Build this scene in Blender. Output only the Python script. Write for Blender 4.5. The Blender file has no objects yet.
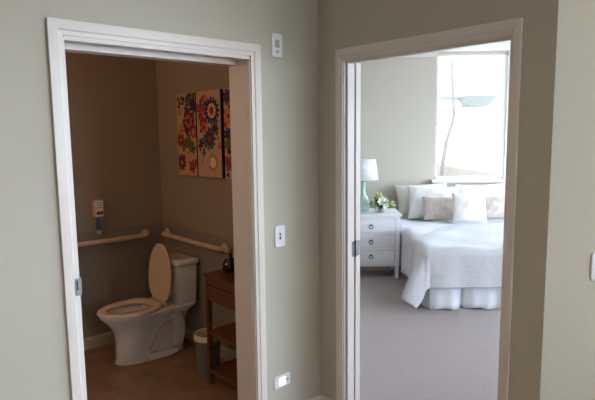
import bpy, math, random
from mathutils import Vector, Matrix
random.seed(7)
S = bpy.context.scene
COL = S.collection
PI = math.pi

# ---------------------------------------------------------------- frames
# the hall corner between the two doorways; u runs along the bathroom wall towards the bedroom, v into the bathroom
CX, CY = 0.125, 3.0205
UANG = math.radians(41.73)
BANG = math.radians(-2.0)
def D(u, v, z=0.0):
    c, s = math.cos(UANG), math.sin(UANG)
    return Vector((CX + u*c - v*s, CY + u*s + v*c, z))
def Bd(x, y, z=0.0):
    c, s = math.cos(BANG), math.sin(BANG)
    return Vector((x*c - y*s, x*s + y*c, z))
def invBd(p):
    c, s = math.cos(BANG), math.sin(BANG)
    return (p[0]*c + p[1]*s, -p[0]*s + p[1]*c)

# ---------------------------------------------------------------- materials
def lin(c):
    return tuple(((x/255.0)/12.92 if x/255.0 <= 0.04045 else ((x/255.0+0.055)/1.055)**2.4) for x in c)
def mat(name, rgb, rough=0.6, metal=0.0, bump=None, noise=None, sheen=0.0, spec=0.5, coat=0.0, emit=None, estr=0.0, trans=0.0, sub=0.0):
    """rgb in sRGB 0-255; bump=(scale, strength, distance); noise=(scale, amount, rgb2)"""
    m = bpy.data.materials.new(name); m.use_nodes = True
    nt = m.node_tree; b = nt.nodes['Principled BSDF']
    b.inputs['Base Color'].default_value = (*lin(rgb), 1)
    b.inputs['Roughness'].default_value = rough
    b.inputs['Metallic'].default_value = metal
    b.inputs['Specular IOR Level'].default_value = spec
    if sheen: b.inputs['Sheen Weight'].default_value = sheen
    if coat: b.inputs['Coat Weight'].default_value = coat; b.inputs['Coat Roughness'].default_value = 0.08
    if trans: b.inputs['Transmission Weight'].default_value = trans
    if emit: b.inputs['Emission Color'].default_value = (*lin(emit), 1); b.inputs['Emission Strength'].default_value = estr
    tc = None
    if bump or noise:
        tc = nt.nodes.new('ShaderNodeTexCoord')
    if noise:
        n = nt.nodes.new('ShaderNodeTexNoise'); n.inputs['Scale'].default_value = noise[0]; n.inputs['Detail'].default_value = 5
        r = nt.nodes.new('ShaderNodeValToRGB')
        r.color_ramp.elements[0].position = 0.5-noise[1]; r.color_ramp.elements[1].position = 0.5+noise[1]
        r.color_ramp.elements[0].color = (*lin(rgb), 1); r.color_ramp.elements[1].color = (*lin(noise[2]), 1)
        nt.links.new(tc.outputs['Object'], n.inputs['Vector']); nt.links.new(n.outputs['Fac'], r.inputs['Fac'])
        nt.links.new(r.outputs['Color'], b.inputs['Base Color'])
    if bump:
        n2 = nt.nodes.new('ShaderNodeTexNoise'); n2.inputs['Scale'].default_value = bump[0]; n2.inputs['Detail'].default_value = 4
        bp = nt.nodes.new('ShaderNodeBump'); bp.inputs['Strength'].default_value = bump[1]; bp.inputs['Distance'].default_value = bump[2]
        nt.links.new(tc.outputs['Object'], n2.inputs['Vector']); nt.links.new(n2.outputs['Fac'], bp.inputs['Height'])
        nt.links.new(bp.outputs['Normal'], b.inputs['Normal'])
    return m

M = {}
M['wall'] = mat('sage_wall_paint', (197,193,178), 0.75, bump=(60, 0.22, 0.004), spec=0.3)
M['wall_bed'] = mat('pale_bedroom_paint', (208,200,186), 0.8, bump=(75, 0.2, 0.004), spec=0.3)
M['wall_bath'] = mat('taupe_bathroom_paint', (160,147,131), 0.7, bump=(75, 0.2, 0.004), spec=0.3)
M['lower_wall'] = mat('grey_lower_wall', (142,135,126), 0.5, spec=0.5)
M['ceiling'] = mat('ceiling_paint', (232,230,224), 0.9, bump=(60, 0.2, 0.004))
M['trim'] = mat('white_semi_gloss_trim', (230,223,216), 0.35)
M['carpet'] = mat('taupe_carpet_pile', (170,154,152), 0.95, bump=(260, 0.9, 0.01), noise=(90, 0.25, (196,180,176)), sheen=0.3, spec=0.1)
M['porcelain'] = mat('porcelain', (232,230,226), 0.12, coat=0.5)
M['seatplastic'] = mat('toilet_seat_plastic', (230,208,184), 0.22)
M['rail'] = mat('cream_coated_rail', (220,192,162), 0.3)
M['plate'] = mat('white_plate_plastic', (242,243,246), 0.35)
M['plategrey'] = mat('grey_plate_insert', (178,182,188), 0.4)
M['dark'] = mat('dark_slot', (40,42,46), 0.5)
M['metal'] = mat('brushed_nickel', (170,172,176), 0.32, metal=1.0, bump=(300, 0.1, 0.001))
M['red'] = mat('red_label', (176,30,48), 0.45)
M['bluecord'] = mat('blue_grey_cord', (74,92,124), 0.6)
M['can'] = mat('white_plastic_bin', (128,132,124), 0.4)
M['liner'] = mat('pale_bin_liner', (228,212,190), 0.45)
M['glassdark'] = mat('dark_green_glass', (20,34,28), 0.08, coat=1.0)
M['stopper'] = mat('amber_stopper', (170,120,84), 0.25)
M['linen'] = mat('white_linen', (240,238,234), 0.85, bump=(24, 0.25, 0.012), sheen=0.3, spec=0.2)
M['linen_cool'] = mat('white_cotton_skirt', (232,234,240), 0.85, bump=(180, 0.15, 0.003), sheen=0.2, spec=0.2)
M['pillow_white'] = mat('white_pillow_cotton', (238,236,230), 0.85, bump=(20, 0.3, 0.012), sheen=0.3, spec=0.2)
M['pillow_cream'] = mat('ivory_pillow_cotton', (234,230,220), 0.85, bump=(20, 0.3, 0.012), sheen=0.3, spec=0.2)
M['taupe'] = mat('taupe_satin', (188,172,160), 0.5, bump=(26, 0.25, 0.012), noise=(18, 0.22, (210,195,184)), sheen=0.5)
M['knit'] = mat('white_knitted_cover', (248,244,238), 0.9, bump=(150, 0.6, 0.006), sheen=0.4, spec=0.1)
M['furn'] = mat('white_lacquered_wood', (246,246,250), 0.35)
M['ring'] = mat('pewter_pull', (112,112,118), 0.35, metal=0.9)
M['shade'] = mat('white_lamp_shade_fabric', (246,246,246), 0.8, bump=(300, 0.1, 0.001))
M['leaf'] = mat('green_leaf', (74,112,44), 0.45, noise=(30, 0.2, (126,160,70)))
M['darkleaf'] = mat('dark_green_leaf', (38,66,30), 0.45, noise=(30, 0.2, (70,104,46)))
M['petal'] = mat('white_petal', (250,250,238), 0.6)
M['bud'] = mat('yellow_green_bud', (196,208,120), 0.5)
M['brick'] = None
M['siding'] = mat('neighbour_white_siding', (236,236,232), 0.7)
M['eave'] = mat('neighbour_grey_soffit', (88,88,84), 0.7)
M['ground'] = mat('pale_gravel_ground', (196,190,182), 0.95, noise=(3, 0.2, (176,172,162)))
M['bark'] = mat('grey_bark', (88,78,72), 0.9, noise=(12, 0.2, (98,88,80)), bump=(30, 0.5, 0.01))
M['canvas'] = mat('cream_canvas', (196,168,140), 0.85, bump=(400, 0.2, 0.001), noise=(6, 0.2, (206,164,126)))
for nm, c in dict(maroon=(96,38,42), orange=(176,98,52), navy=(40,42,62), slate=(66,76,90), yellow=(176,134,66), pink=(150,56,74), green=(84,82,48), purple=(70,44,66), redp=(134,42,44), white=(206,182,158), black=(34,26,30)).items():
    M['paint_'+nm] = mat('painted_'+nm, c, 0.8, noise=(40, 0.3, tuple(min(255, int(x*1.25+8)) for x in c)))

def wood_mat(name, c1, c2, scale=(1,1,14), rough=0.4):
    m = bpy.data.materials.new(name); m.use_nodes = True; nt = m.node_tree; b = nt.nodes['Principled BSDF']
    tc = nt.nodes.new('ShaderNodeTexCoord'); mp = nt.nodes.new('ShaderNodeMapping'); mp.inputs['Scale'].default_value = scale
    n = nt.nodes.new('ShaderNodeTexNoise'); n.inputs['Scale'].default_value = 6; n.inputs['Detail'].default_value = 8; n.inputs['Distortion'].default_value = 0.8
    r = nt.nodes.new('ShaderNodeValToRGB'); r.color_ramp.elements[0].position = .35; r.color_ramp.elements[1].position = .65
    r.color_ramp.elements[0].color = (*lin(c1), 1); r.color_ramp.elements[1].color = (*lin(c2), 1)
    nt.links.new(tc.outputs['Object'], mp.inputs['Vector']); nt.links.new(mp.outputs['Vector'], n.inputs['Vector'])
    nt.links.new(n.outputs['Fac'], r.inputs['Fac']); nt.links.new(r.outputs['Color'], b.inputs['Base Color'])
    b.inputs['Roughness'].default_value = rough
    return m
M['wood'] = wood_mat('red_brown_wood', (88,48,30), (122,72,44), (14,1.5,14))
M['woodfloor'] = wood_mat('warm_wood_floor', (104,66,42), (134,90,58), (2,14,2))

def tile_mat():
    m = bpy.data.materials.new('brown_floor_tile'); m.use_nodes = True; nt = m.node_tree; b = nt.nodes['Principled BSDF']
    tc = nt.nodes.new('ShaderNodeTexCoord'); mp = nt.nodes.new('ShaderNodeMapping'); mp.inputs['Rotation'].default_value = (0, 0, -UANG)
    br = nt.nodes.new('ShaderNodeTexBrick'); br.offset = 0; br.inputs['Scale'].default_value = 1
    br.inputs['Brick Width'].default_value = .33; br.inputs['Row Height'].default_value = .33; br.inputs['Mortar Size'].default_value = .004
    n = nt.nodes.new('ShaderNodeTexNoise'); n.inputs['Scale'].default_value = 7; n.inputs['Detail'].default_value = 6
    r = nt.nodes.new('ShaderNodeValToRGB'); r.color_ramp.elements[0].position = .3; r.color_ramp.elements[1].position = .7
    r.color_ramp.elements[0].color = (*lin((128,96,76)), 1); r.color_ramp.elements[1].color = (*lin((160,126,102)), 1)
    nt.links.new(tc.outputs['Object'], mp.inputs['Vector']); nt.links.new(mp.outputs['Vector'], br.inputs['Vector'])
    nt.links.new(tc.outputs['Object'], n.inputs['Vector']); nt.links.new(n.outputs['Fac'], r.inputs['Fac'])
    nt.links.new(r.outputs['Color'], br.inputs['Color1']); nt.links.new(r.outputs['Color'], br.inputs['Color2'])
    br.inputs['Mortar'].default_value = (*lin((134,102,82)), 1)
    nt.links.new(br.outputs['Color'], b.inputs['Base Color']); b.inputs['Roughness'].default_value = .4
    return m
M['tile'] = tile_mat()

def duvet_mat():
    m = mat('white_ribbed_comforter', (210,207,212), 0.8, sheen=0.3, spec=0.2); nt = m.node_tree; b = nt.nodes['Principled BSDF']
    tc = nt.nodes.new('ShaderNodeTexCoord'); w = nt.nodes.new('ShaderNodeTexWave'); w.bands_direction = 'Z'
    w.inputs['Scale'].default_value = 18; w.inputs['Distortion'].default_value = 1.2; w.inputs['Detail'].default_value = 2
    n = nt.nodes.new('ShaderNodeTexNoise'); n.inputs['Scale'].default_value = 9; n.inputs['Detail'].default_value = 4
    ad = nt.nodes.new('ShaderNodeMath'); ad.operation = 'MULTIPLY_ADD'; ad.inputs[1].default_value = 0.09
    bp = nt.nodes.new('ShaderNodeBump'); bp.inputs['Strength'].default_value = .5; bp.inputs['Distance'].default_value = .016
    nt.links.new(tc.outputs['Object'], w.inputs['Vector']); nt.links.new(tc.outputs['Object'], n.inputs['Vector'])
    nt.links.new(w.outputs['Fac'], ad.inputs[0]); nt.links.new(n.outputs['Fac'], ad.inputs[2])
    nt.links.new(ad.outputs[0], bp.inputs['Height']); nt.links.new(bp.outputs['Normal'], b.inputs['Normal'])
    return m
M['duvet'] = duvet_mat()

def glass_mat(name, tint=(1,1,1), gl=0.08, refl=0.04):
    m = bpy.data.materials.new(name); m.use_nodes = True; nt = m.node_tree; nt.nodes.remove(nt.nodes['Principled BSDF'])
    o = nt.nodes['Material Output']; t = nt.nodes.new('ShaderNodeBsdfTransparent'); t.inputs['Color'].default_value = (*tint, 1)
    g = nt.nodes.new('ShaderNodeBsdfGlossy'); g.inputs['Roughness'].default_value = gl
    mx = nt.nodes.new('ShaderNodeMixShader'); mx.inputs['Fac'].default_value = refl
    nt.links.new(t.outputs[0], mx.inputs[1]); nt.links.new(g.outputs[0], mx.inputs[2]); nt.links.new(mx.outputs[0], o.inputs['Surface'])
    return m
M['pane'] = glass_mat('window_glass', (.97,.99,.98))
M['clear'] = glass_mat('clear_vase_glass', (.95,.98,.96), .03, .10)
M['seaglass'] = mat('sea_green_glass', (168,216,200), 0.15, coat=0.6, noise=(14, 0.25, (196,230,218)))
M['night'] = mat('lit_night_light_lens', (255,255,255), .4, emit=(240,246,255), estr=2.2)
M['bulb'] = mat('warm_lamp_glass', (255,240,220), .4, emit=(255,196,130), estr=3)

# ---------------------------------------------------------------- mesh builder
class MB:
    def __init__(s): s.v = []; s.f = []; s.m = []; s.sm = []
    def add(s, vs, fs, mi=0, smooth=False, T=None):
        o = len(s.v)
        s.v += [(T @ Vector(p)) if T else Vector(p) for p in vs]
        s.f += [tuple(o+i for i in f) for f in fs]; s.m += [mi]*len(fs); s.sm += [smooth]*len(fs)
        return s
    def box(s, a, b, mi=0, T=None):
        (x0,y0,z0),(x1,y1,z1) = a, b
        x0,x1 = min(x0,x1),max(x0,x1); y0,y1=min(y0,y1),max(y0,y1); z0,z1=min(z0,z1),max(z0,z1)
        vs = [(x0,y0,z0),(x1,y0,z0),(x1,y1,z0),(x0,y1,z0),(x0,y0,z1),(x1,y0,z1),(x1,y1,z1),(x0,y1,z1)]
        return s.add(vs, [(0,3,2,1),(4,5,6,7),(0,1,5,4),(1,2,6,5),(2,3,7,6),(3,0,4,7)], mi, False, T)
    def loft(s, rings, mi=0, cap0=True, cap1=True, smooth=True, T=None, closed=True):
        n = len(rings[0]); vs = [p for r in rings for p in r]; fs = []
        for k in range(len(rings)-1):
            for i in range(n if closed else n-1):
                j = (i+1) % n
                fs.append((k*n+i, k*n+j, (k+1)*n+j, (k+1)*n+i))
        s.add(vs, fs, mi, smooth, T)
        o = len(s.v) - len(vs)
        if cap0: s.f.append(tuple(o+i for i in reversed(range(n)))); s.m.append(mi); s.sm.append(False)
        if cap1: s.f.append(tuple(o+(len(rings)-1)*n+i for i in range(n))); s.m.append(mi); s.sm.append(False)
        return s
    def lathe(s, prof, n=32, mi=0, T=None, cap=True):
        rings = [[(r*math.cos(2*PI*i/n), r*math.sin(2*PI*i/n), z) for i in range(n)] for r, z in prof]
        return s.loft(rings, mi, cap, cap, True, T)
    def tube(s, pts, r, n=14, mi=0, T=None, caps=True):
        pts = [Vector(p) for p in pts]; rs = r if isinstance(r, (list, tuple)) else [r]*len(pts)
        rings = []; up = Vector((0,0,1))
        t0 = (pts[1]-pts[0]).normalized()
        a = t0.orthogonal().normalized()
        for i, p in enumerate(pts):
            t = (pts[min(i+1,len(pts)-1)] - pts[max(i-1,0)]).normalized()
            a = (a - t*a.dot(t)).normalized(); b = t.cross(a)
            rings.append([p + (a*math.cos(2*PI*k/n) + b*math.sin(2*PI*k/n))*rs[i] for k in range(n)])
        return s.loft(rings, mi, caps, caps, True, T)
    def build(s, name, mats, parent=None, loc=None, rotz=0.0, bevel=0.0, rot=None, subsurf=0):
        me = bpy.data.meshes.new(name)
        me.from_pydata([tuple(p) for p in s.v], [], s.f); me.validate()
        if not isinstance(mats, (list, tuple)): mats = [mats]
        for m in mats: me.materials.append(m)
        if len(me.polygons) == len(s.m):
            for p, mi, sm in zip(me.polygons, s.m, s.sm): p.material_index = mi; p.use_smooth = sm
        import bmesh
        bm = bmesh.new(); bm.from_mesh(me); bmesh.ops.recalc_face_normals(bm, faces=bm.faces[:]); bm.to_mesh(me); bm.free()
        o = bpy.data.objects.new(name, me); COL.objects.link(o)
        if parent: o.parent = parent
        if loc is not None: o.location = loc
        if rot is not None: o.rotation_euler = rot
        elif rotz: o.rotation_euler = (0, 0, rotz)
        if bevel:
            md = o.modifiers.new('bevel', 'BEVEL'); md.width = bevel; md.segments = 2; md.limit_method = 'ANGLE'; md.angle_limit = math.radians(40)
            md.harden_normals = False
        if subsurf:
            md = o.modifiers.new('sub', 'SUBSURF'); md.levels = subsurf; md.render_levels = subsurf
        return o
def tag(o, label, cat, group=None):
    o['label'] = label; o['category'] = cat
    if group: o['group'] = group
    return o
def thing(name, loc, rotz, label, cat, group=None):
    o = bpy.data.objects.new(name, None); COL.objects.link(o); o.empty_display_size = .05
    o.location = loc; o.rotation_euler = (0, 0, rotz)
    return tag(o, label, cat, group)
def struct(o, label=None):
    o['kind'] = 'structure'
    if label: o['label'] = label
    return o
def sring(cx, cy, hx, hy, z, n=32, e=2.0):
    out = []
    for i in range(n):
        a = 2*PI*i/n; c, s_ = math.cos(a), math.sin(a)
        out.append((cx + hx*math.copysign(abs(c)**(2/e), c), cy + hy*math.copysign(abs(s_)**(2/e), s_), z))
    return out

# ---------------------------------------------------------------- walls with openings
def wall(name, p0, ang, length, thick, height, openings, mats, label, side=1):
    """front face along local x at y=0; thickness towards local +y*side; openings (x0,x1,z0,z1)"""
    xs = sorted(set([0, length] + [o[0] for o in openings] + [o[1] for o in openings]))
    zs = sorted(set([0, height] + [o[2] for o in openings] + [o[3] for o in openings]))
    def solid(i, k):
        if i < 0 or k < 0 or i >= len(xs)-1 or k >= len(zs)-1: return False
        cx_, cz_ = (xs[i]+xs[i+1])/2, (zs[k]+zs[k+1])/2
        return not any(o[0] < cx_ < o[1] and o[2] < cz_ < o[3] for o in openings)
    m = MB(); t = thick*side
    for i in range(len(xs)-1):
        for k in range(len(zs)-1):
            if not solid(i, k): continue
            x0,x1,z0,z1 = xs[i],xs[i+1],zs[k],zs[k+1]
            m.add([(x0,0,z0),(x1,0,z0),(x1,0,z1),(x0,0,z1)], [(0,1,2,3)], 0)
            m.add([(x0,t,z0),(x1,t,z0),(x1,t,z1),(x0,t,z1)], [(3,2,1,0)], 1 if len(mats) > 1 else 0)
            if not solid(i-1,k): m.add([(x0,0,z0),(x0,t,z0),(x0,t,z1),(x0,0,z1)], [(0,1,2,3)], 0)
            if not solid(i+1,k): m.add([(x1,0,z0),(x1,t,z0),(x1,t,z1),(x1,0,z1)], [(0,1,2,3)], 0)
            if not solid(i,k-1): m.add([(x0,0,z0),(x1,0,z0),(x1,t,z0),(x0,t,z0)], [(0,1,2,3)], 0)
            if not solid(i,k+1): m.add([(x0,0,z1),(x1,0,z1),(x1,t,z1),(x0,t,z1)], [(0,1,2,3)], 0)
    import bmesh
    me = bpy.data.meshes.new(name); me.from_pydata([tuple(p) for p in m.v], [], m.f)
    for mm in mats: me.materials.append(mm)
    for p, mi in zip(me.polygons, m.m): p.material_index = mi
    bm = bmesh.new(); bm.from_mesh(me); bmesh.ops.remove_doubles(bm, verts=bm.verts[:], dist=1e-5)
    bmesh.ops.recalc_face_normals(bm, faces=bm.faces[:]); bm.to_mesh(me); bm.free()
    o = bpy.data.objects.new(name, me); COL.objects.link(o); o.location = p0; o.rotation_euler = (0, 0, ang)
    return struct(o, label)

HC = 2.66
OA0, OA1, OAH = -1.366, -0.478, 2.034      # bathroom opening in u
OB0, OB1, OBH = -1.110, -0.192, 2.031      # bedroom opening in v
TA = 0.178; TB = 0.082
VB = 1.90                                  # bathroom back wall
BE = -1.2908                               # end of the bedroom door wall
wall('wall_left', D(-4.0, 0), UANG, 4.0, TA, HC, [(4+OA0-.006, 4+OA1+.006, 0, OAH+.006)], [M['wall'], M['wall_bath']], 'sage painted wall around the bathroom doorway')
# the wall with the bedroom doorway goes on as the wall between the bathroom and the bedroom
W2L = VB + .12 - BE
o = wall('wall_center', D(0, BE), UANG+PI/2, W2L, TB, HC, [(OB0-BE-.006, OB1-BE+.006, 0, OBH+.006)], [M['wall'], M['wall_bed']], 'sage painted wall around the bedroom doorway', side=-1)
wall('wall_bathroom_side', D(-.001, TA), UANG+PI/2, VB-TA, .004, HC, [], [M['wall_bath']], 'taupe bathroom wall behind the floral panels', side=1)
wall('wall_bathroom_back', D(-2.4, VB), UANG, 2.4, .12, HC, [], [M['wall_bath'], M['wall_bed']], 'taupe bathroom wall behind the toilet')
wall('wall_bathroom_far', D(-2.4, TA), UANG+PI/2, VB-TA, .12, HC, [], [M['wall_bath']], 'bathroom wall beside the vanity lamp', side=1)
# right wall of the hall (square on to the bedroom)
pE = D(0, BE); ex, ey = invBd(pE)
XR = 3.9
wall('wall_right', pE, BANG, 5.4-ex, .12, HC, [(4.08-ex, 5.28-ex, .3, 2.5)], [M['wall'], M['wall_bed']], 'bright sage wall right of the bedroom doorway')
HW = [(1.5, 5.2, .9, 2.6)]
wall('wall_hall_east', Bd(XR, -3.4), BANG+PI/2, 3.4+ey, .14, HC, HW, [M['wall']], 'hall wall with the large windows', side=-1)
pW = D(-4.0, 0); wx, wy = invBd(pW)
wall('wall_hall_west', Bd(wx, -3.4), BANG+PI/2, 3.4+wy+.1, .14, HC, [], [M['wall']], 'hall wall on the far left', side=1)
wall('wall_hall_back', Bd(wx, -3.4), BANG, XR-wx, .14, HC, [], [M['wall']], 'hall wall behind the viewer', side=-1)
# bedroom
YB = 6.93
WX0, WX1, WZ0, WZ1 = 1.535, 2.425, 1.045, 2.625
BX0, BX1 = -1.6, 5.4
wall('wall_back', Bd(BX0, YB), BANG, BX1-BX0, .14, HC, [(WX0-BX0, WX1-BX0, WZ0, WZ1)], [M['wall_bed'], M['siding']], 'pale bedroom wall with the window')
EW = [(.2, 4.0, .15, 2.6)]
wall('wall_bedroom_east', Bd(BX1, ey+.12), BANG+PI/2, YB-ey-.12, .14, HC, EW, [M['wall_bed']], 'bedroom wall with the large side window', side=-1)
wall('wall_bedroom_west', Bd(BX0, 4.2), BANG+PI/2, YB-4.2, .14, HC, [], [M['wall_bed']], 'bedroom wall on the left', side=1)

def slab(name, pts, z0, z1, m, label):
    mb = MB(); n = len(pts)
    mb.add([(p[0],p[1],z0) for p in pts] + [(p[0],p[1],z1) for p in pts],
           [tuple(reversed(range(n))), tuple(range(n, 2*n))] + [(i,(i+1)%n,n+(i+1)%n,n+i) for i in range(n)])
    return struct(mb.build(name, m), label)
# floors: wood in the hall, tile in the bathroom, carpet in the bedroom
hall = [Bd(wx, -3.4), Bd(XR, -3.4), Bd(XR, ey), pE, D(.06, BE), D(.06, 0.03), D(0, .03), D(-4, .03)]
slab('floor_hall', hall, -.06, 0, M['woodfloor'], 'warm wooden floor of the hall')
slab('floor_bathroom', [D(-2.52, .03), D(0, .03), D(0, VB+.06), D(-2.52, VB+.06)], -.06, 0, M['tile'], 'brown tiled bathroom floor')
slab('floor_bedroom', [D(.06, BE), Bd(ex+.06, ey+.06), Bd(BX1+.1, ey+.06), Bd(BX1+.1, YB+.1), Bd(BX0-.1, YB+.1), Bd(BX0-.1, 4.1), D(-.9, VB+.06), D(.06, VB+.06)], -.06, 0, M['carpet'], 'taupe carpet of the bedroom')
slab('ceiling', [Bd(-4.6,-3.6), Bd(5.7,-3.6), Bd(5.7,7.15), Bd(-4.6,7.15)], HC, HC+.1, M['ceiling'], 'white ceiling')

# ---------------------------------------------------------------- door trim
def casing_profile(w, t):
    # stepped casing: outer edge thick, thin towards the opening
    return [(0,0),(w,0),(w,t*.55),(w*.72,t*.7),(w*.62,t*.95),(w*.3,t),(0,t)]
def casing(name, x0, x1, h, w, t, p0, ang, sign, label, wl=None):
    """mitred casing around an opening x0..x1 to height h on face y=0, projecting to -y*sign"""
    prof = casing_profile(w, t); m = MB()
    n = len(prof)
    def P(d, q, leg, z=None):
        y = -q*sign
        return y
    rings = []
    for (stage) in range(4):
        ring = []
        for (d, q) in prof:          # d measured from the outer edge inwards
            off = w - d; ol = off*(wl or w)/w
            if stage == 0: ring.append((x0-ol, -q*sign, 0))
            if stage == 1: ring.append((x0-ol, -q*sign, h+off))
            if stage == 2: ring.append((x1+ol, -q*sign, h+off))
            if stage == 3: ring.append((x1+ol, -q*sign, 0))
        rings.append(ring)
    m.loft(rings, 0, True, True, False)
    o = m.build(name, M['trim'], None, p0, ang)
    return struct(o, label)
# bathroom doorway: jambs, head with a sliding-door track, casing
R_ = .005
casing('trim_1', OA0-R_, OA1+R_, OAH+R_, .057, .015, D(0, 0), UANG, 1, 'white casing round the bathroom doorway')
m = MB()
jt = .018
m.box((OA0-.006, 0, 0), (OA0, TA, OAH)); m.box((OA0, -.0005, 0),(OA0+.001, 0, OAH))
m.box((OA1, 0, 0), (OA1+.006, TA, OAH))
m.box((OA0, 0, OAH-.012), (OA1, .055, OAH+.006)); m.box((OA0, .105, OAH-.03), (OA1, TA, OAH+.006)); m.box((OA0, .055, OAH), (OA1, .105, OAH+.006))
m.box((OA1-.004, .02, 0), (OA1, .03, OAH-.012))
struct(m.build('trim_2', M['trim'], None, D(0,0), UANG), 'white jamb of the bathroom doorway with a track in its head')
# bedroom doorway
ANGB = UANG + PI/2        # local x runs along v, local y towards -u, so the front is at y=0 and the wall behind is at y<0
casing('trim_3', OB0-R_, OB1+R_, OBH+R_, .057, .015, D(0, 0), ANGB, -1, 'white casing round the bedroom doorway', .042)
casing('trim_4', OB0-R_, OB1+R_, OBH+R_, .057, .015, D(TB, 0), ANGB, 1, 'white casing on the bedroom side of the doorway')
m = MB()
m.box((OB0-.006, 0, 0), (OB0, -TB, OBH)); m.box((OB1, 0, 0), (OB1+.006, -TB, OBH)); m.box((OB0, 0, OBH), (OB1, -TB, OBH+.006))
m.box((OB0, -.02, 0), (OB0+.011, -.052, OBH)); m.box((OB1-.011, -.02, 0), (OB1, -.052, OBH)); m.box((OB0, -.02, OBH-.011), (OB1, -.052, OBH))
struct(m.build('trim_5', M['trim'], None, D(0,0), ANGB), 'white jamb and stop of the bedroom doorway')

# bedroom door, folded right back against the bedroom side of the wall
door = bpy.data.objects.new('door_1', None); COL.objects.link(door); struct(door, 'white bedroom door folded back against the wall')
door.location = D(TB+.0165, OB1+.0); door.rotation_euler = (0,0,ANGB)
m = MB()
dw, dh, dt = .895, 2.03, .038
m.box((0, 0, .012), (dw, -dt, dh))
m.build('door_panel', M['trim'], door, bevel=.002)
m = MB()
for x in (.11, .47):
    for z0, z1 in ((.2, .85), (1.05, 1.85)):
        m.box((x, .0, z0), (x+.315, .004, z0+.02)); m.box((x, 0, z1-.02), (x+.315, .004, z1)); m.box((x, 0, z0), (x+.02, .004, z1)); m.box((x+.295, 0, z0), (x+.315, .004, z1))
        m.box((x, -dt, z0), (x+.315, -dt-.004, z0+.02)); m.box((x, -dt, z1-.02), (x+.315, -dt-.004, z1)); m.box((x, -dt, z0), (x+.02, -dt-.004, z1)); m.box((x+.295, -dt, z0), (x+.315, -dt-.004, z1))
m.build('panel_moulding', M['trim'], door)
m = MB(); m.tube([(dw-.065, -dt, .98), (dw-.065, -dt-.05, .98), (dw-.17, -dt-.055, .98)], [.011,.011,.008]); m.lathe([(.027,0),(.027,.008),(.02,.01)], 24, T=Matrix.Translation((dw-.065,-dt,.98)) @ Matrix.Rotation(PI/2,4,'X'))
m.build('door_handle', M['metal'], door)
# butt hinge
m = MB()
hz0, hz1 = .962, 1.048
m.box((OB1-.0025, -.056, hz0), (OB1, -TB-.008, hz1))
m.box((OB1-.0028, -TB-.010, hz0), (OB1-.0003, -TB-.0175-.032, hz1))
m.tube([(OB1-.004, -TB-.010, hz0-.003), (OB1-.004, -TB-.010, hz1+.003)], .0055, 12)
for z in (hz0+.016, hz0+.045, hz0+.074):
    m.lathe([(.004,0),(.004,.002)], 10, 1, T=Matrix.Translation((OB1-.0025, -.072, z)) @ Matrix.Rotation(-PI/2,4,'Y'))
M['hinge'] = mat('aged_nickel', (118,120,122), .5, metal=.8)
o = m.build('door_hinge', [M['hinge'], M['dark']], None, D(0,0), ANGB)
tag(o, 'brushed nickel butt hinge on the left jamb of the bedroom doorway', 'hinge')
# strike plate on the bathroom jamb
m = MB()
m.box((OA0-.020, -.0165, 1.01), (OA0+.001, -.0125, 1.08), 0); m.box((OA0, -.016, 1.01), (OA0+.0022, .03, 1.08), 0); m.box((OA0-.017, -.0174, 1.032), (OA0-.011, -.016, 1.074), 1)
o = m.build('strike_plate', [M['metal'], M['dark']], None, D(0,0), UANG, bevel=.0008)
tag(o, 'brushed metal strike plate on the left jamb of the bathroom doorway', 'strike plate')

# ---------------------------------------------------------------- baseboards
def baseboard(name, p0, ang, L, side, h=.095, t=.014, m_=None, label=None):
    prof = [(0,0),(t,0),(t,h*.78),(t*.6,h*.93),(t*.35,h),(0,h)]
    mb = MB(); mb.loft([[(0, -q*side, z) for q, z in prof], [(L, -q*side, z) for q, z in prof]], 0, True, True, False)
    return struct(mb.build(name, m_ or M['trim'], None, p0, ang), label)
baseboard('baseboard_left', D(OA1+.062, 0), UANG, -(OA1+.062), 1, label='white baseboard right of the bathroom doorway')
baseboard('baseboard_left_end', D(-4, 0), UANG, 4+OA0-.062, 1, label='white baseboard left of the bathroom doorway')
baseboard('baseboard_center', D(0, OB1+.062), ANGB, -(OB1+.062), -1, label='short white baseboard left of the bedroom doorway')
baseboard('baseboard_center_end', D(0, BE), ANGB, OB0-.062-BE, -1, label='short white baseboard right of the bedroom doorway')
baseboard('baseboard_right', pE, BANG, XR-ex, 1, label='white baseboard of the bright right wall')
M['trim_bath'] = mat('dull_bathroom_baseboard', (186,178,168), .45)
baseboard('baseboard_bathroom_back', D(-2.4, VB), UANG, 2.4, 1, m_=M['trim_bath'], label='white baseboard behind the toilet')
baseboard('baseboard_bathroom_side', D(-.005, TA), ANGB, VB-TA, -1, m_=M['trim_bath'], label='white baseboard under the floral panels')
baseboard('baseboard_back', Bd(BX0, YB), BANG, BX1-BX0, 1, label='white baseboard of the bedroom back wall')

# thin sheets, darker and greyer than the paint, over the lower bathroom walls
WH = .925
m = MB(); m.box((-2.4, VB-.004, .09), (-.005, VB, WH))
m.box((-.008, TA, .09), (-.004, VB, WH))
struct(m.build('trim_6', M['lower_wall'], None, D(0,0), UANG), 'darker grey lower part of the bathroom walls')
# ceiling band in the bedroom either side of the window
m = MB()
m.box((BX0, YB-.03, HC-.065), (WX0+.015, YB, HC)); m.box((WX1+.0, YB-.03, HC-.065), (BX1, YB, HC))
struct(m.build('trim_7', M['trim'], None, Bd(0,0), BANG), 'white band along the top of the bedroom wall')

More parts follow.
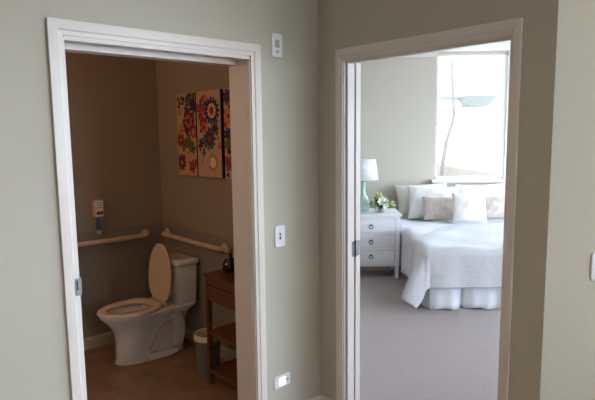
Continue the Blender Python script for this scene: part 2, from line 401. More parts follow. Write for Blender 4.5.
# ---------------------------------------------------------------- bedroom window
win = bpy.data.objects.new('window_1', None); COL.objects.link(win); struct(win, 'tall bedroom window above the bed')
win.location = Bd(0, YB); win.rotation_euler = (0,0,BANG)
m = MB(); fw = .03
m.box((WX0, .0, WZ0), (WX0+fw, .10, WZ1)); m.box((WX1-fw-.01, .0, WZ0), (WX1, .10, WZ1)); m.box((WX0, .0, WZ1-.02), (WX1, .10, WZ1)); m.box((WX0, .0, WZ0), (WX1, .10, WZ0+.03))
m.build('window_frame', M['trim'], win, bevel=.003)
m = MB(); zz = WZ1 - .075
m.box((WX0+fw, .05, zz), (WX1-fw, .075, zz+.012)); m.build('glazing_bar', M['trim'], win)
m = MB(); m.box((WX0+fw, .06, WZ0+.03), (WX1-fw-.01, .064, WZ1-.02)); m.build('pane', M['pane'], win)
m = MB(); m.box((1.487, -.10, 1.008), (2.492, .0, 1.045)); m.box((1.52, -.022, .95), (2.46, 0, 1.008)); m.build('window_sill', M['trim'], win, bevel=.004)
# casing strip on the right of the frame
m = MB(); m.box((WX1, -.012, WZ0), (WX1+.03, 0, HC-.0)); m.build('window_casing', M['trim'], win)

def big_window(name, p0, ang, opening, side, n, label, flip=False):
    w = bpy.data.objects.new(name, None); COL.objects.link(w); struct(w, label); w.location = p0; w.rotation_euler = (0,0,ang)
    x0,x1,z0,z1 = opening; m = MB(); f = .05
    y0, y1 = (.03*side, .11*side)
    m.box((x0,y0,z0),(x0+f,y1,z1)); m.box((x1-f,y0,z0),(x1,y1,z1)); m.box((x0,y0,z0),(x1,y1,z0+f)); m.box((x0,y0,z1-f),(x1,y1,z1))
    for k in range(1, n):
        x = x0+(x1-x0)*k/n; m.box((x-f/2,y0,z0),(x+f/2,y1,z1))
    m.build('window_frame', M['trim'], w)
    for k in range(n):
        a = x0+(x1-x0)*k/n+f/2; b = x0+(x1-x0)*(k+1)/n-f/2
        m = MB(); m.box((a, .07*side, z0+f), (b, .074*side, z1-f)); m.build('pane', M['pane'], w)
    # portal so that daylight is sampled through the opening
    if name == 'window_4': portal(p0, ang, opening, 0, -side)
    else: portal(p0, ang, opening, .13*side, side)
def portal(p0, ang, opening, y, side):
    x0,x1,z0,z1 = opening
    L = bpy.data.lights.new('daylight_portal', 'AREA'); L.shape = 'RECTANGLE'; L.size = x1-x0; L.size_y = z1-z0
    L.cycles.is_portal = True
    o = bpy.data.objects.new('daylight_portal', L); COL.objects.link(o)
    c = Vector(p0) + Matrix.Rotation(ang, 3, 'Z') @ Vector(((x0+x1)/2, y, (z0+z1)/2))
    n = Matrix.Rotation(ang, 3, 'Z') @ Vector((0, -side, 0))
    o.location = c; o.rotation_euler = n.to_track_quat('-Z', 'Z').to_euler()
big_window('window_2', Bd(XR, -3.4), BANG+PI/2, HW[0], -1, 4, 'large hall windows lighting the doorways')
big_window('window_3', Bd(BX1, ey+.12), BANG+PI/2, EW[0], -1, 3, 'large bedroom side window')
big_window('window_4', Bd(0, ey), BANG, (4.08, 5.28, .3, 2.5), 1, 1, 'unseen bedroom window added to light the furniture fronts')  # extra window out of view, added for more light on nightstand and bed fronts
portal(Bd(0, YB), BANG, (WX0, WX1, WZ0, WZ1), .13, 1)

# ---------------------------------------------------------------- outdoors
slab('ground', [Vector((-40,-40,0)), Vector((50,-40,0)), Vector((50,60,0)), Vector((-40,60,0))], -.5, -.35, M['ground'], 'pale ground outside')
hs = thing('neighbour_house', Bd(2.2, 13.0, -.35), BANG, 'white sided neighbouring house with a grey boxed eave seen through the window', 'house')
m = MB(); m.box((-7, 0, 0), (7, 6, 6.2))
for k in range(34): m.box((-7, -.02, k*.18), (7, 0, k*.18+.165))
m.build('wall', M['siding'], hs)
m = MB(); m.box((.3, -.10, 2.42+.35), (1.3, -.02, 2.49+.35)); m.loft([[(1.3,-.5,2.24+.35),(1.78,-.5,2.24+.35),(1.78,-.02,2.24+.35),(1.3,-.02,2.24+.35)],[(1.22,-.55,2.48+.35),(2.0,-.55,2.48+.35),(2.0,-.02,2.48+.35),(1.22,-.02,2.48+.35)]],0,True,True,False)
m.build('eave', M['eave'], hs)
bk = MB(); bk.add([(-1.6,0,0),(4,0,0),(4,3,0),(-1.6,3,0),(-1.6,0,1.68),(4,0,.69),(4,3,.69),(-1.6,3,1.68)],[(0,3,2,1),(4,5,6,7),(0,1,5,4),(1,2,6,5),(2,3,7,6),(3,0,4,7)])
M['soil'] = mat('dull_soil', (116,104,92), .95, noise=(3, .2, (104,94,84)))
o = bk.build('earth_bank', M['soil'], None, Bd(2.4, 9.5, -.35), BANG); struct(o, 'sloping earth bank outside the bedroom window')
tr = thing('bare_tree', Bd(2.25, 9.0, -.35), BANG, 'thin crooked bare tree trunk outside the bedroom window', 'tree')
TREE = tr

# ---------------------------------------------------------------- electrical plates on the walls
def plate_at(name, p, ang, w, h, label, cat, extras, group=None):
    t = thing(name, p, ang, label, cat, group)
    m = MB()
    m.loft([sring(0,0,w/2,h/2,0,32,9), sring(0,0,w/2,h/2,.003,32,9), sring(0,0,w/2-.004,h/2-.004,.006,32,9)], 0, True, True, False,
           T=Matrix.Rotation(PI/2,4,'X'))
    m.build('plate', M['plate'], t)
    for nm, b, mm in extras:
        mb = MB(); mb.box(*b); mb.build(nm, M[mm], t, bevel=.001)
    return t
US = -.300
plate_at('sensor_plate', D(US, 0, 2.106), UANG, .072, .118, 'white sensor plate high on the wall between the two doorways', 'wall plate',
   [('sensor_window', ((-.014,-.0075,-.012),(.014,-.005,.028)), 'plategrey'), ('sensor_button', ((-.007,-.009,-.04),(.007,-.005,-.026)), 'plategrey')])
plate_at('light_switch', D(US, 0, 1.104), UANG, .072, .118, 'white toggle switch plate at mid height between the two doorways', 'light switch',
   [('toggle', ((-.005,-.018,-.006),(.005,-.005,.008)), 'plate'), ('switch_slot', ((-.006,-.0068,-.017),(.006,-.0055,-.007)), 'dark'), ('switch_slot', ((-.006,-.0068,.009),(.006,-.0055,.018)), 'dark')])
plate_at('night_light_outlet', D(US, 0, .283), UANG, .118, .072, 'white horizontal plate with a glowing square night light low by the bathroom doorway', 'night light',
   [('light_lens', ((-.024,-.010,-.02),(.018,-.005,.02)), 'night'), ('light_sensor', ((.03,-.0075,-.008),(.042,-.005,.008)), 'plategrey')])
plate_at('light_switch', Bd(*[a+b for a, b in zip(invBd((1.157, 2.057)), (.036, 0))], 1.117), BANG, .072, .116, 'white switch plate on the bright wall at the right edge', 'light switch',
   [('toggle', ((-.005,-.018,-.006),(.005,-.005,.008)), 'plate')])
# lay the right plate exactly on its wall
for o in bpy.data.objects:
    if o.get('label') == 'white switch plate on the bright wall at the right edge': o.location = Bd(invBd((1.157, 2.057))[0]+.036, ey, 1.117)

# ---------------------------------------------------------------- bathroom
# toilet: x away from the side wall, y across
TV = 1.465
toilet = thing('toilet', D(-.005, TV), UANG+PI, 'white two-piece toilet with its lid raised in the bathroom corner', 'toilet')
def egg(xb, xf, hy, z, n=48, eb=2.6):
    cx_ = xb + (xf-xb)*.42; out = []
    for i in range(n):
        a = 2*PI*i/n; c, s_ = math.cos(a), math.sin(a)
        if c >= 0: x = cx_ + (xf-cx_)*c; y = hy*s_
        else:
            x = cx_ - (cx_-xb)*abs(c)**(2/eb); y = hy*math.copysign(abs(s_)**(2/eb), s_)
        out.append((x, y, z))
    return out
m = MB()
R = [egg(.13,.645,.125,0), egg(.13,.65,.127,.012), egg(.15,.642,.118,.03)]
R += [egg(.40,.636,.112,.05,eb=5), egg(.41,.634,.110,.14,eb=5), egg(.40,.634,.111,.19,eb=5), egg(.34,.642,.118,.235,eb=4), egg(.25,.668,.138,.28), egg(.18,.702,.162,.325), egg(.14,.732,.178,.358), egg(.12,.742,.184,.378), egg(.13,.736,.180,.384)]
R += [egg(.33,.70,.130,.384), egg(.335,.69,.120,.375), egg(.345,.67,.105,.33), egg(.36,.63,.08,.27), egg(.40,.57,.05,.22)]
m.loft(R, 0, True, True, True)
# rear body and the trapway relief on both sides
m.loft([sring(.27,0,.165,.09,0,32,4), sring(.27,0,.15,.075,.05,32,4), sring(.27,0,.15,.07,.2,32,4), sring(.22,0,.18,.10,.31,32,4), sring(.20,0,.19,.165,.365,32,4), sring(.2,0,.18,.16,.38,32,4)], 0)
for sy in (-1, 1):
    pts = [(.44,.066*sy,.10),(.40,.070*sy,.19),(.34,.074*sy,.27),(.27,.076*sy,.315),(.20,.074*sy,.30),(.165,.070*sy,.23),(.16,.068*sy,.15),(.18,.066*sy,.05)]
    P2 = []
    for i in range(len(pts)-1):
        for k in range(4):
            t = k/4; P2.append([pts[i][j]*(1-t)+pts[i+1][j]*t for j in range(3)])
    P2.append(pts[-1])
    m.tube(P2, [.045+.008*math.sin(i/len(P2)*PI) for i in range(len(P2))], 16)
m.build('bowl', M['porcelain'], toilet)
m = MB()
m.loft([egg(.30,.747,.186,.386), egg(.295,.752,.190,.393), egg(.298,.748,.187,.405), egg(.308,.738,.178,.409), egg(.38,.685,.112,.409), egg(.388,.678,.106,.40), egg(.385,.68,.108,.386), egg(.30,.747,.186,.386)], 0, False, False)
m.build('seat', M['seatplastic'], toilet)
m = MB()   # water in the bowl
m.loft([egg(.385,.60,.062,.262), egg(.385,.60,.062,.263)], 0); m.build('water', mat('bowl_water', (150,160,165), .05), toilet)
# raised lid, built flat then swung up on its hinge
hinge = Matrix.Translation((.03,0,-.02)) @ Matrix.Translation((.262,0,.425)) @ Matrix.Rotation(math.radians(-94), 4, 'Y') @ Matrix.Translation((-.262,0,-.425))
m = MB()
m.loft([egg(.262,.695,.168,.428), egg(.258,.700,.173,.433), egg(.258,.700,.173,.442), egg(.266,.692,.166,.448), egg(.30,.66,.12,.452), egg(.4,.55,.04,.453)], 0, True, True, T=hinge)
m.build('lid', M['seatplastic'], toilet)
for sy in (-1, 1):
    m = MB(); m.tube([(.285, sy*.055, .402), (.285, sy*.10, .402)], .014); m.build('lid_hinge', M['seatplastic'], toilet)
m = MB()
m.loft([sring(.115,0,.082,.140,.365,48,6), sring(.115,0,.090,.148,.38,48,6), sring(.115,0,.094,.158,.54,48,6), sring(.115,0,.097,.166,.68,48,6)], 0)
m.build('tank', M['porcelain'], toilet)
m = MB()
m.loft([sring(.115,0,.100,.170,.679,48,7), sring(.115,0,.106,.178,.687,48,7), sring(.115,0,.106,.178,.708,48,7), sring(.115,0,.100,.171,.720,48,7), sring(.115,0,.06,.13,.723,48,7)], 0)
m.build('tank_lid', M['porcelain'], toilet)
m = MB(); m.tube([(.205,-.11,.635),(.235,-.11,.635),(.24,-.05,.625)], [.009,.007,.006]); m.build('flush_lever', M['metal'], toilet)
for sy in (-1, 1):
    m = MB(); m.lathe([(.014,.0),(.014,.018),(.009,.026),(.002,.028)], 16, T=Matrix.Translation((.46, sy*.112, .008))); m.build('bolt_cap', M['porcelain'], toilet)

def smooth_path(pts, rad, k=6):
    out = [Vector(pts[0])]
    for i in range(1, len(pts)-1):
        p, a, b = Vector(pts[i]), Vector(pts[i-1]), Vector(pts[i+1])
        d0 = (a-p).normalized()*rad; d1 = (b-p).normalized()*rad
        for j in range(k+1):
            t = j/k; out.append((p+d0)*(1-t)**2 + 2*p*t*(1-t)*1.0 + (p+d1)*t*t if False else (p+d0)*(1-t)**2 + p*(2*t*(1-t)) + (p+d1)*t*t)
    out.append(Vector(pts[-1])); return out
def grab_bar(p0, ang, L, label):
    t = thing('grab_bar', p0, ang, label, 'grab bar', None)
    m = MB(); m.tube(smooth_path([(0,-.004,0),(0,-.055,0),(L,-.055,0),(L,-.004,0)], .03), .0185, 16); m.build('rail', M['rail'], t)
    for x in (0, L):
        m = MB(); m.lathe([(.04,0),(.04,.006),(.036,.011),(.022,.014)], 28, T=Matrix.Translation((x,-.004,0)) @ Matrix.Rotation(PI/2,4,'X')); m.build('flange', M['rail'], t)
    return t
grab_bar(D(-1.10, VB-.002, .845), UANG, .93, 'cream grab bar on the wall left of the toilet')
grab_bar(D(-.0085, 1.80, .845), UANG-PI/2, .845, 'cream grab bar above the toilet tank under the floral panels')

# emergency call station
t = thing('emergency_call_station', D(-.556, VB, 1.10), UANG, 'small white emergency call box with red marks and a hanging blue cord', 'call station')
m = MB(); m.box((-.032,-.05,-.064),(.034,0,.064)); m.build('housing', M['rail'], t, bevel=.003)
m = MB(); m.box((-.028,-.053,-.06),(.032,-.05,.06)); m.build('face_plate', M['plate'], t)
m = MB()
m.box((-.022,-.0545,-.046),(.003,-.053,-.022)); m.build('red_mark', M['red'], t)
m = MB(); m.box((.005,-.0545,-.046),(.028,-.053,-.022)); m.build('red_mark', M['red'], t)
for k in range(3):
    m = MB(); m.box((-.018,-.054,.048-k*.018),(.024,-.053,.041-k*.018)); m.build('text_line', M['plategrey'], t)
m = MB(); m.tube([(0,-.02,-.064),(.0,-.022,-.10)], .004, 8); m.loft([sring(0,0,.015,.006,0,12,4),sring(0,0,.019,.008,.04,12,4),sring(0,0,.015,.006,.085,12,4)],0,T=Matrix.Translation((0,-.022,-.17))); m.build('pull_cord', M['bluecord'], t)
m = MB(); m.tube([(.013*math.sin(a*PI/8), -.022, -.185-.0+.013*math.cos(a*PI/8)) for a in range(17)], .0035, 8, caps=False); m.build('pull_ring', M['plate'], t)

# ---- floral canvases
def flower(mb, cx_, cz_, r, n, mi, inner=.45, lay=0, rot=0.0, ax=1.0):
    y = -.0205 - .0004*lay; pts = []
    N = n*8
    for i in range(N):
        a = 2*PI*i/N; rr = r*(inner + (1-inner)*abs(math.cos(n*a/2))**.7)
        x = cx_ + rr*math.cos(a+rot)*ax; z = cz_ + rr*math.sin(a+rot)
        x = max(-PW/2+.001, min(PW/2-.001, x)); z = max(-.302, min(.302, z))
        pts.append((x, y, z))
    o = len(mb.v); mb.v += [Vector((max(-PW/2+.001,min(PW/2-.001,cx_)), y, cz_))] + [Vector(p) for p in pts]
    for i in range(N): mb.f.append((o, o+1+i, o+1+(i+1) % N)); mb.m.append(mi); mb.sm.append(False)
def stroke(mb, x0, z0, x1, z1, w, mi, lay=0):
    y = -.0205 - .0004*lay; dx, dz = x1-x0, z1-z0; L = math.hypot(dx, dz); nx, nz = -dz/L*w/2, dx/L*w/2
    c = lambda x: max(-PW/2+.001, min(PW/2-.001, x))
    mb.add([(c(x0+nx),y,z0+nz),(c(x1+nx*.3),y,z1+nz*.3),(c(x1-nx*.3),y,z1-nz*.3),(c(x0-nx),y,z0-nz)], [(0,1,2,3)], mi)
PN = ['maroon','orange','navy','slate','yellow','pink','green','purple','redp','white','black']
PI_ = {n: i+1 for i, n in enumerate(PN)}
PMATS = [M['canvas']] + [M['paint_'+n] for n in PN]
PW = .275; PH = .612
def canvas(v0, label, items, w=.27):
    global PW
    PW = w
    # face towards the toilet room; local x runs from far (left in the picture) to near
    o = MB(); o.box((-PW/2, -.02, -PH/2), (PW/2, .012, PH/2), P['black']); o.m[2] = 0
    for it in items:
        k, a = it[0], it[1:]
        if k == 'f': flower(o, *a)
        else: stroke(o, *a)
    ob = o.build('floral_canvas', PMATS, None, D(-.019, v0, 1.655), UANG-PI/2)
    return tag(ob, label, 'painting', 'trio of floral canvases above the toilet')
P = PI_
def rich(cx_, cz_, r, n, c1, c2, c3, lay=1):
    return [('f',cx_,cz_,r,n,P[c1],.62,lay), ('f',cx_,cz_,r*.62,n,P[c2],.6,lay+1,.3), ('f',cx_,cz_,r*.3,8,P[c3],.8,lay+2)]
A1 = []
for x, z in ((-.11,.27),(-.085,.24),(-.06,.275),(-.045,.235),(-.03,.265),(-.1,.215)): A1 += [('f',x,z,.02,3,P['black'],.3,1,x*9)]
A1 += [('s',.01,.28,.03,.18,.03,P['slate'],0),('f',.035,.25,.04,4,P['slate'],.4,1),('s',.11,.3,.1,.0,.04,P['slate'],0),('f',.1,.22,.05,6,P['navy'],.5,1),('f',-.09,.17,.03,5,P['orange'],.5,1)]
A1 += rich(.035,.10,.085,8,'maroon','orange','maroon') + rich(-.07,.03,.05,6,'orange','yellow','redp') + rich(-.085,-.04,.06,9,'redp','maroon','orange') + rich(.10,.02,.05,7,'redp','orange','yellow')
A1 += [('f',.03,-.06,.06,5,P['green'],.4,1),('f',.08,-.10,.05,5,P['slate'],.4,1),('s',.02,-.02,.01,-.22,.03,P['yellow'],0),('f',.02,-.15,.045,5,P['yellow'],.4,1)]
A1 += rich(-.085,-.21,.068,12,'maroon','purple','orange') + rich(.07,-.235,.055,5,'pink','redp','pink') + [('f',.01,.18,.04,5,P['purple'],.4,2),('f',.0,.03,.03,6,P['navy'],.4,3)]
rq = random.Random(11)
def scatter(n, x0, x1, z0, z1):
    return [('f', rq.uniform(x0,x1), rq.uniform(z0,z1), rq.uniform(.012,.032), rq.choice((3,4,5,7)), P[rq.choice(('maroon','navy','slate','orange','purple','green','black','redp'))], .35, 0, rq.uniform(0,6)) for _ in range(n)]
A1 += scatter(34, -.06, .13, -.2, .3)
canvas(1.39, 'far left floral canvas in maroon and orange of the three by the toilet', A1)
A2 = [('s',-.10,.25,-.07,.02,.03,P['slate'],0), ('s',-.04,-.02,-.10,-.22,.022,P['green'],0),('s',.02,.05,-.03,-.1,.015,P['slate'],0),('f',-.10,.17,.07,3,P['pink'],.35,1,.5),('f',-.09,.10,.045,3,P['redp'],.35,1,.2),('f',-.04,.26,.03,5,P['orange'],.4,1)]
A2 += [('f',.045,.165,.10,15,P['navy'],.66,1),('f',.045,.165,.055,12,P['white'],.75,2),('f',.045,.165,.04,10,P['orange'],.7,3),('f',.045,.165,.02,8,P['maroon'],.8,4)]
A2 += [('f',.01,-.03,.085,11,P['slate'],.6,2),('f',.01,-.03,.05,9,P['navy'],.6,3),('f',.01,-.03,.026,8,P['pink'],.7,4),('f',-.06,.05,.045,8,P['orange'],.5,3),('f',-.06,.05,.022,8,P['redp'],.6,4),('f',.085,.04,.045,7,P['navy'],.4,1),('f',.10,.09,.03,5,P['slate'],.4,1),('f',-.10,-.06,.04,5,P['navy'],.4,1)]
A2 += [('f',.045,-.20,.075,13,P['yellow'],.7,1),('f',.045,-.20,.055,12,P['green'],.75,2),('f',.045,-.20,.045,10,P['white'],.8,3),('f',-.07,-.13,.03,6,P['slate'],.4,1)]
A2 += scatter(16, -.13, .0, -.1, .28) + scatter(8, -.02, .14, -.1, .1)
canvas(1.083, 'middle floral canvas with a spiky navy flower over a yellow ring flower', A2, .312)
A3 = [('f',-.09,.25,.06,7,P['purple'],.5,1)] + rich(-.08,.12,.06,7,'orange','yellow','redp') + rich(-.02,.2,.07,9,'slate','navy','orange') + [('f',-.09,.0,.05,7,P['navy'],.5,1),('f',-.08,-.07,.055,9,P['green'],.5,1),('f',-.08,-.12,.025,5,P['black'],.4,2)] + rich(-.085,-.2,.06,6,'pink','redp','purple') + rich(.06,-.02,.08,10,'maroon','orange','yellow') + rich(.05,-.2,.06,8,'yellow','green','orange')
A3 += scatter(30, -.13, .13, -.28, .28)
canvas(.752, 'third floral canvas partly hidden by the bathroom door frame', A3)

# ---- wooden stand
st = thing('wooden_stand', D(-.01, .76), UANG-PI/2, 'red-brown wooden stand with a drawer and two shelves beside the bin', 'stand')
# local x runs from far end towards the doorway, local -y away from the wall
SL, SDp = .44, .30
def lb(name, a, b, bev=.002):
    m = MB(); m.box(a, b); return m.build(name, M['wood'], st, bevel=bev)
lb('tabletop', (-.008, -SDp-.008, .735), (SL+.008, -.01, .757), .003)
m = MB(); m.box((.0,-SDp+.004,.69),(SL,-SDp+.02,.735)); m.box((0,-.02,.58),(SL,-.01,.735)); m.box((0,-SDp+.01,.58),(.012,-.02,.735)); m.box((SL-.012,-SDp+.01,.58),(SL,-.02,.735)); m.box((0,-SDp+.012,.575),(SL,-SDp+.02,.585))
m.build('apron', M['wood'], st)
lb('drawer', (.032,-SDp-.001,.588),(SL-.032,-SDp+.014,.682))
for x in (0, SL-.03):
    for y in (-SDp, -.04): lb('leg', (x, y, 0), (x+.03, y+.03, .735))
lb('shelf', (.004,-SDp+.004,.345),(SL-.004,-.014,.368)); lb('shelf', (.004,-SDp+.004,.078),(SL-.004,-.014,.108))
# bin
t = thing('waste_bin', D(-.225, .885), UANG, 'small pale round waste bin with a folded liner between toilet and stand', 'bin')
m = MB(); m.lathe([(.070,0),(.073,.004),(.090,.285),(.093,.29),(.089,.29),(.069,.008)], 40); m.build('bin_body', M['can'], t)
m = MB(); m.lathe([(.094,.255),(.0965,.292),(.092,.298),(.088,.292),(.085,.24)], 40, cap=False); m.build('liner', M['liner'], t)
# bottle on the stand
t = thing('glass_bottle', D(-.17, .665, .757), UANG, 'dark round glass bottle with a small stopper on the wooden stand', 'bottle')
m = MB(); m.lathe([(.035,0),(.048,.01),(.058,.035),(.056,.06),(.035,.085),(.014,.098),(.012,.12),(.016,.124)], 32); m.build('bottle_body', M['glassdark'], t)
m = MB(); m.lathe([(.010,.122),(.014,.13),(.017,.145),(.010,.158),(.002,.162)], 20); m.build('stopper', M['stopper'], t)

# ---------------------------------------------------------------- bedroom furniture (frame: x right, y away)
NY = 5.94
ns = thing('nightstand', Bd(.62, NY), BANG, 'white three-drawer nightstand with ring pulls left of the bed', 'nightstand')
hw, dp = .325, .46
def fb(name, a, b, bev=.003, mt='furn', par=None):
    m = MB(); m.box(a, b); return m.build(name, M[mt], par or ns, bevel=bev)
fb('tabletop', (-hw-.02, -.02, .716), (hw+.02, dp+.02, .743), .006)
m = MB(); m.box((-hw,.0,.14),(hw,dp,.16)); m.box((-hw,.02,.14),(-hw+.02,dp,.716)); m.box((hw-.02,.02,.14),(hw,dp,.716)); m.box((-hw,dp-.015,.14),(hw,dp,.716))
for z, q in ((.140,.055),(.331,.024),(.511,.024),(.686,.030)): m.box((-hw+.05,.0,z),(hw-.05,.03,z+q))
m.build('carcass', M['furn'], ns, bevel=.002)
for sx in (-1, 1):
    for y in (0, dp-.05):
        m = MB(); x0 = sx*hw if sx < 0 else hw-.05; cx_ = x0+.025; cy_ = y+.025
        m.loft([sring(cx_,cy_,.017,.017,0,16,8), sring(cx_,cy_,.024,.024,.13,16,8), sring(cx_,cy_,.025,.025,.14,16,10), sring(cx_,cy_,.025,.025,.716,16,10)],0,True,True,False)
        m.build('leg', M['furn'], ns)
for z0, z1 in ((.198,.328),(.358,.508),(.538,.683)):
    dr = fb('drawer', (-hw+.055, -.004, z0), (hw-.055, .016, z1), .003)
    zc = (z0+z1)/2
    m = MB(); m.lathe([(.008,0),(.008,.012),(.011,.018),(.004,.022)], 16, T=Matrix.Translation((0,-.004,zc+.012)) @ Matrix.Rotation(PI/2,4,'X')); m.build('knob', M['ring'], dr)
    m = MB(); m.tube([(.022*math.sin(a*PI/12), -.018-.002*math.cos(a*PI/12), zc-.008+.022*math.cos(a*PI/12)) for a in range(25)], .0042, 8, caps=False); m.build('ring_pull', M['ring'], dr)

# lamp
t = thing('table_lamp', Bd(.555, NY+.27, .743), BANG, 'table lamp with a sea-green glass base and white shade on the nightstand', 'lamp')
m = MB(); m.lathe([(.052,0),(.066,.006),(.074,.03),(.077,.07),(.072,.115),(.056,.155),(.038,.185),(.028,.21),(.026,.24),(.027,.32),(.030,.335),(.026,.342)], 40); m.build('lamp_base', M['seaglass'], t)
m = MB(); m.lathe([(.016,.340),(.016,.365),(.009,.37),(.009,.43),(.018,.435),(.018,.47)], 20); m.build('socket', M['metal'], t)
m = MB(); m.lathe([(.176,.372),(.140,.612),(.137,.612),(.173,.372)], 48, cap=False); 
n0 = len(m.f); m.f += [(i, (i+1) % 48, 3*48+(i+1) % 48, 3*48+i) for i in range(48)]; m.m += [0]*48; m.sm += [False]*48
m.build('lamp_shade', M['shade'], t)
m = MB()
for a in range(3): m.tube([(0,0,.60),(.138*math.cos(a*2.094),.138*math.sin(a*2.094),.60)], .002, 6)
m.tube([(0,0,.47),(0,0,.615)], .003, 8); m.build('shade_spider', M['metal'], t)

# flowers
t = thing('flower_arrangement', Bd(.735, NY+.15, .743), BANG, 'low glass vase of white lilies and green buds on the nightstand', 'flowers')
m = MB(); m.lathe([(.052,0),(.056,.004),(.06,.05),(.063,.085),(.060,.085),(.057,.05),(.052,.01),(.01,.008)], 36); m.build('vase', M['clear'], t)
m = MB(); m.lathe([(.051,.009),(.055,.04),(.0555,.05)], 32); m.build('vase_water', M['clear'], t)
def leaf(mb, base, d, L, W, mi=0, droop=.3):
    d = Vector(d).normalized(); side = d.cross(Vector((0,0,1)))
    side = side.normalized() if side.length > .05 else Vector((1,0,0)); up = side.cross(d)
    rows = []; N = 8
    for i in range(N+1):
        q = i/N; w = W*math.sin(PI*min(1, q*.93+.04))**.8/2
        c = Vector(base) + d*L*q + Vector((0,0,-droop*L*q*q)) 
        rows.append([c - side*w + up*w*.25, c, c + side*w + up*w*.25])
    vs = [p for r in rows for p in r]; fs = []
    for i in range(N):
        for j in range(2): fs.append((i*3+j, i*3+j+1, (i+1)*3+j+1, (i+1)*3+j))
    mb.add(vs, fs, mi, True)
rnd = random.Random(4)
mb = MB()
for i in range(46):
    a = rnd.uniform(0, 2*PI); e = rnd.uniform(-.1, 1.2); b = (rnd.uniform(-.03,.03), rnd.uniform(-.03,.03), rnd.uniform(.07,.12))
    leaf(mb, b, (math.cos(a), math.sin(a), e), rnd.uniform(.09,.14), rnd.uniform(.036,.054), i % 2, rnd.uniform(.1,.5))
for i in range(7):
    a = i*.9; mb.tube([(.02*math.cos(a+2),.02*math.sin(a+2),.012),(.03*math.cos(a),.03*math.sin(a),.1),(.05*math.cos(a),.05*math.sin(a),.17)], .003, 6, 1)
mb.build('foliage', [M['leaf'], M['darkleaf']], t)
def lily(c, d, r):
    mb = MB(); d = Vector(d).normalized(); q = d.to_track_quat('Z', 'Y').to_matrix().to_4x4(); T = Matrix.Translation(c) @ q
    for k in range(6):
        a = k*PI/3; sub = MB(); leaf(sub, (0,0,0), (math.cos(a), math.sin(a), .75), r, r*.46, 0, -.0)
        vs = [Vector((p.x*1.05, p.y*1.05, p.z*(1 - .25*(math.hypot(p.x,p.y)/r)))) for p in sub.v]
        mb.add(vs, sub.f, 0, True, T)
    mb.tube([T @ Vector((0,0,0)), T @ Vector((0,0,r*.5))], .004, 6, 1)
    return mb.build('blossom', [M['petal'], M['bud']], t)
for c, d, r in (((.005,-.055,.125),(.1,-1,.35),.058), ((.055,-.04,.125),(.6,-.8,.6),.055), ((.05,-.055,.085),(.5,-1,-.1),.05), ((-.075,-.045,.11),(-.8,-.8,.3),.034), ((.02,.02,.155),(0,-.4,1),.05)):
    lily(c, d, r)
for c, d in (((.0,-.02,.17),(.1,-.2,1)), ((.10,-.02,.11),(1,-.2,.3)), ((.115,-.03,.085),(1,-.3,.05)), ((-.02,.0,.185),(-.5,-.1,1))):
    mb = MB(); q = Vector(d).normalized().to_track_quat('Z','Y').to_matrix().to_4x4()
    mb.lathe([(.004,0),(.014,.012),(.016,.03),(.010,.052),(.002,.062)], 14, T=Matrix.Translation(c) @ q); mb.build('bud', M['bud'], t)

# bed
BL, BR, BF, BH = 1.055, 2.43, 4.86, 6.86     # left, right, foot, head
BT = .553
bed = thing('bed', Bd((BL+BR)/2, (BF+BH)/2), BANG, 'white double bed with a pleated skirt below the bedroom window', 'bed')
bw, bl = (BR-BL)/2, (BH-BF)/2
m = MB(); m.box((-bw+.03,-bl+.03,.30),(bw-.03,bl,.548)); m.build('mattress', M['linen'], bed, bevel=.05)
m = MB(); m.box((-bw+.05,-bl+.05,.03),(bw-.05,bl,.30)); m.build('bed_base', M['linen'], bed, bevel=.01)
# skirt: pleated strip round left side, foot and right side
path = []
def seg(a, b, n):
    for i in range(n): path.append(((a[0]+(b[0]-a[0])*i/n), (a[1]+(b[1]-a[1])*i/n)))
seg((-bw, bl), (-bw, -bl), 120); seg((-bw, -bl), (bw, -bl), 110); seg((bw, -bl), (bw, bl), 120); path.append((bw, bl))
m = MB(); rings = []
L = 0; pts = []
for i, (x, y) in enumerate(path):
    if i: L += math.hypot(x-path[i-1][0], y-path[i-1][1])
    nx, ny = (-1, 0) if i < 120 else ((0, -1) if i < 230 else (1, 0))
    pts.append((x, y, nx, ny, L))
K = 6; vs = []; fs = []
for k in range(K+1):
    z = .318 - (.318-.008)*k/K; f = k/K
    for (x, y, nx, ny, l) in pts:
        am = .006 + .030*f
        w = am*(math.sin(l*21)*.6 + math.sin(l*37+1)*.3 + math.sin(l*9+2)*.5)
        # box pleats: a sharp fold now and then
        pl = (l % .46)
        if pl < .02: w -= .035*f+.01
        w += .012*f
        zz_ = z + (.012*math.sin(l*21+.5)*f if k == K else 0)
        vs.append((x+nx*w, y+ny*w, max(zz_, .004)))
n = len(pts)
for k in range(K):
    for i in range(n-1): fs.append((k*n+i, k*n+i+1, (k+1)*n+i+1, (k+1)*n+i))
m.add(vs, fs, 0, True)
o = m.build('bed_skirt', M['linen_cool'], bed); md = o.modifiers.new('sol','SOLIDIFY'); md.thickness = .003

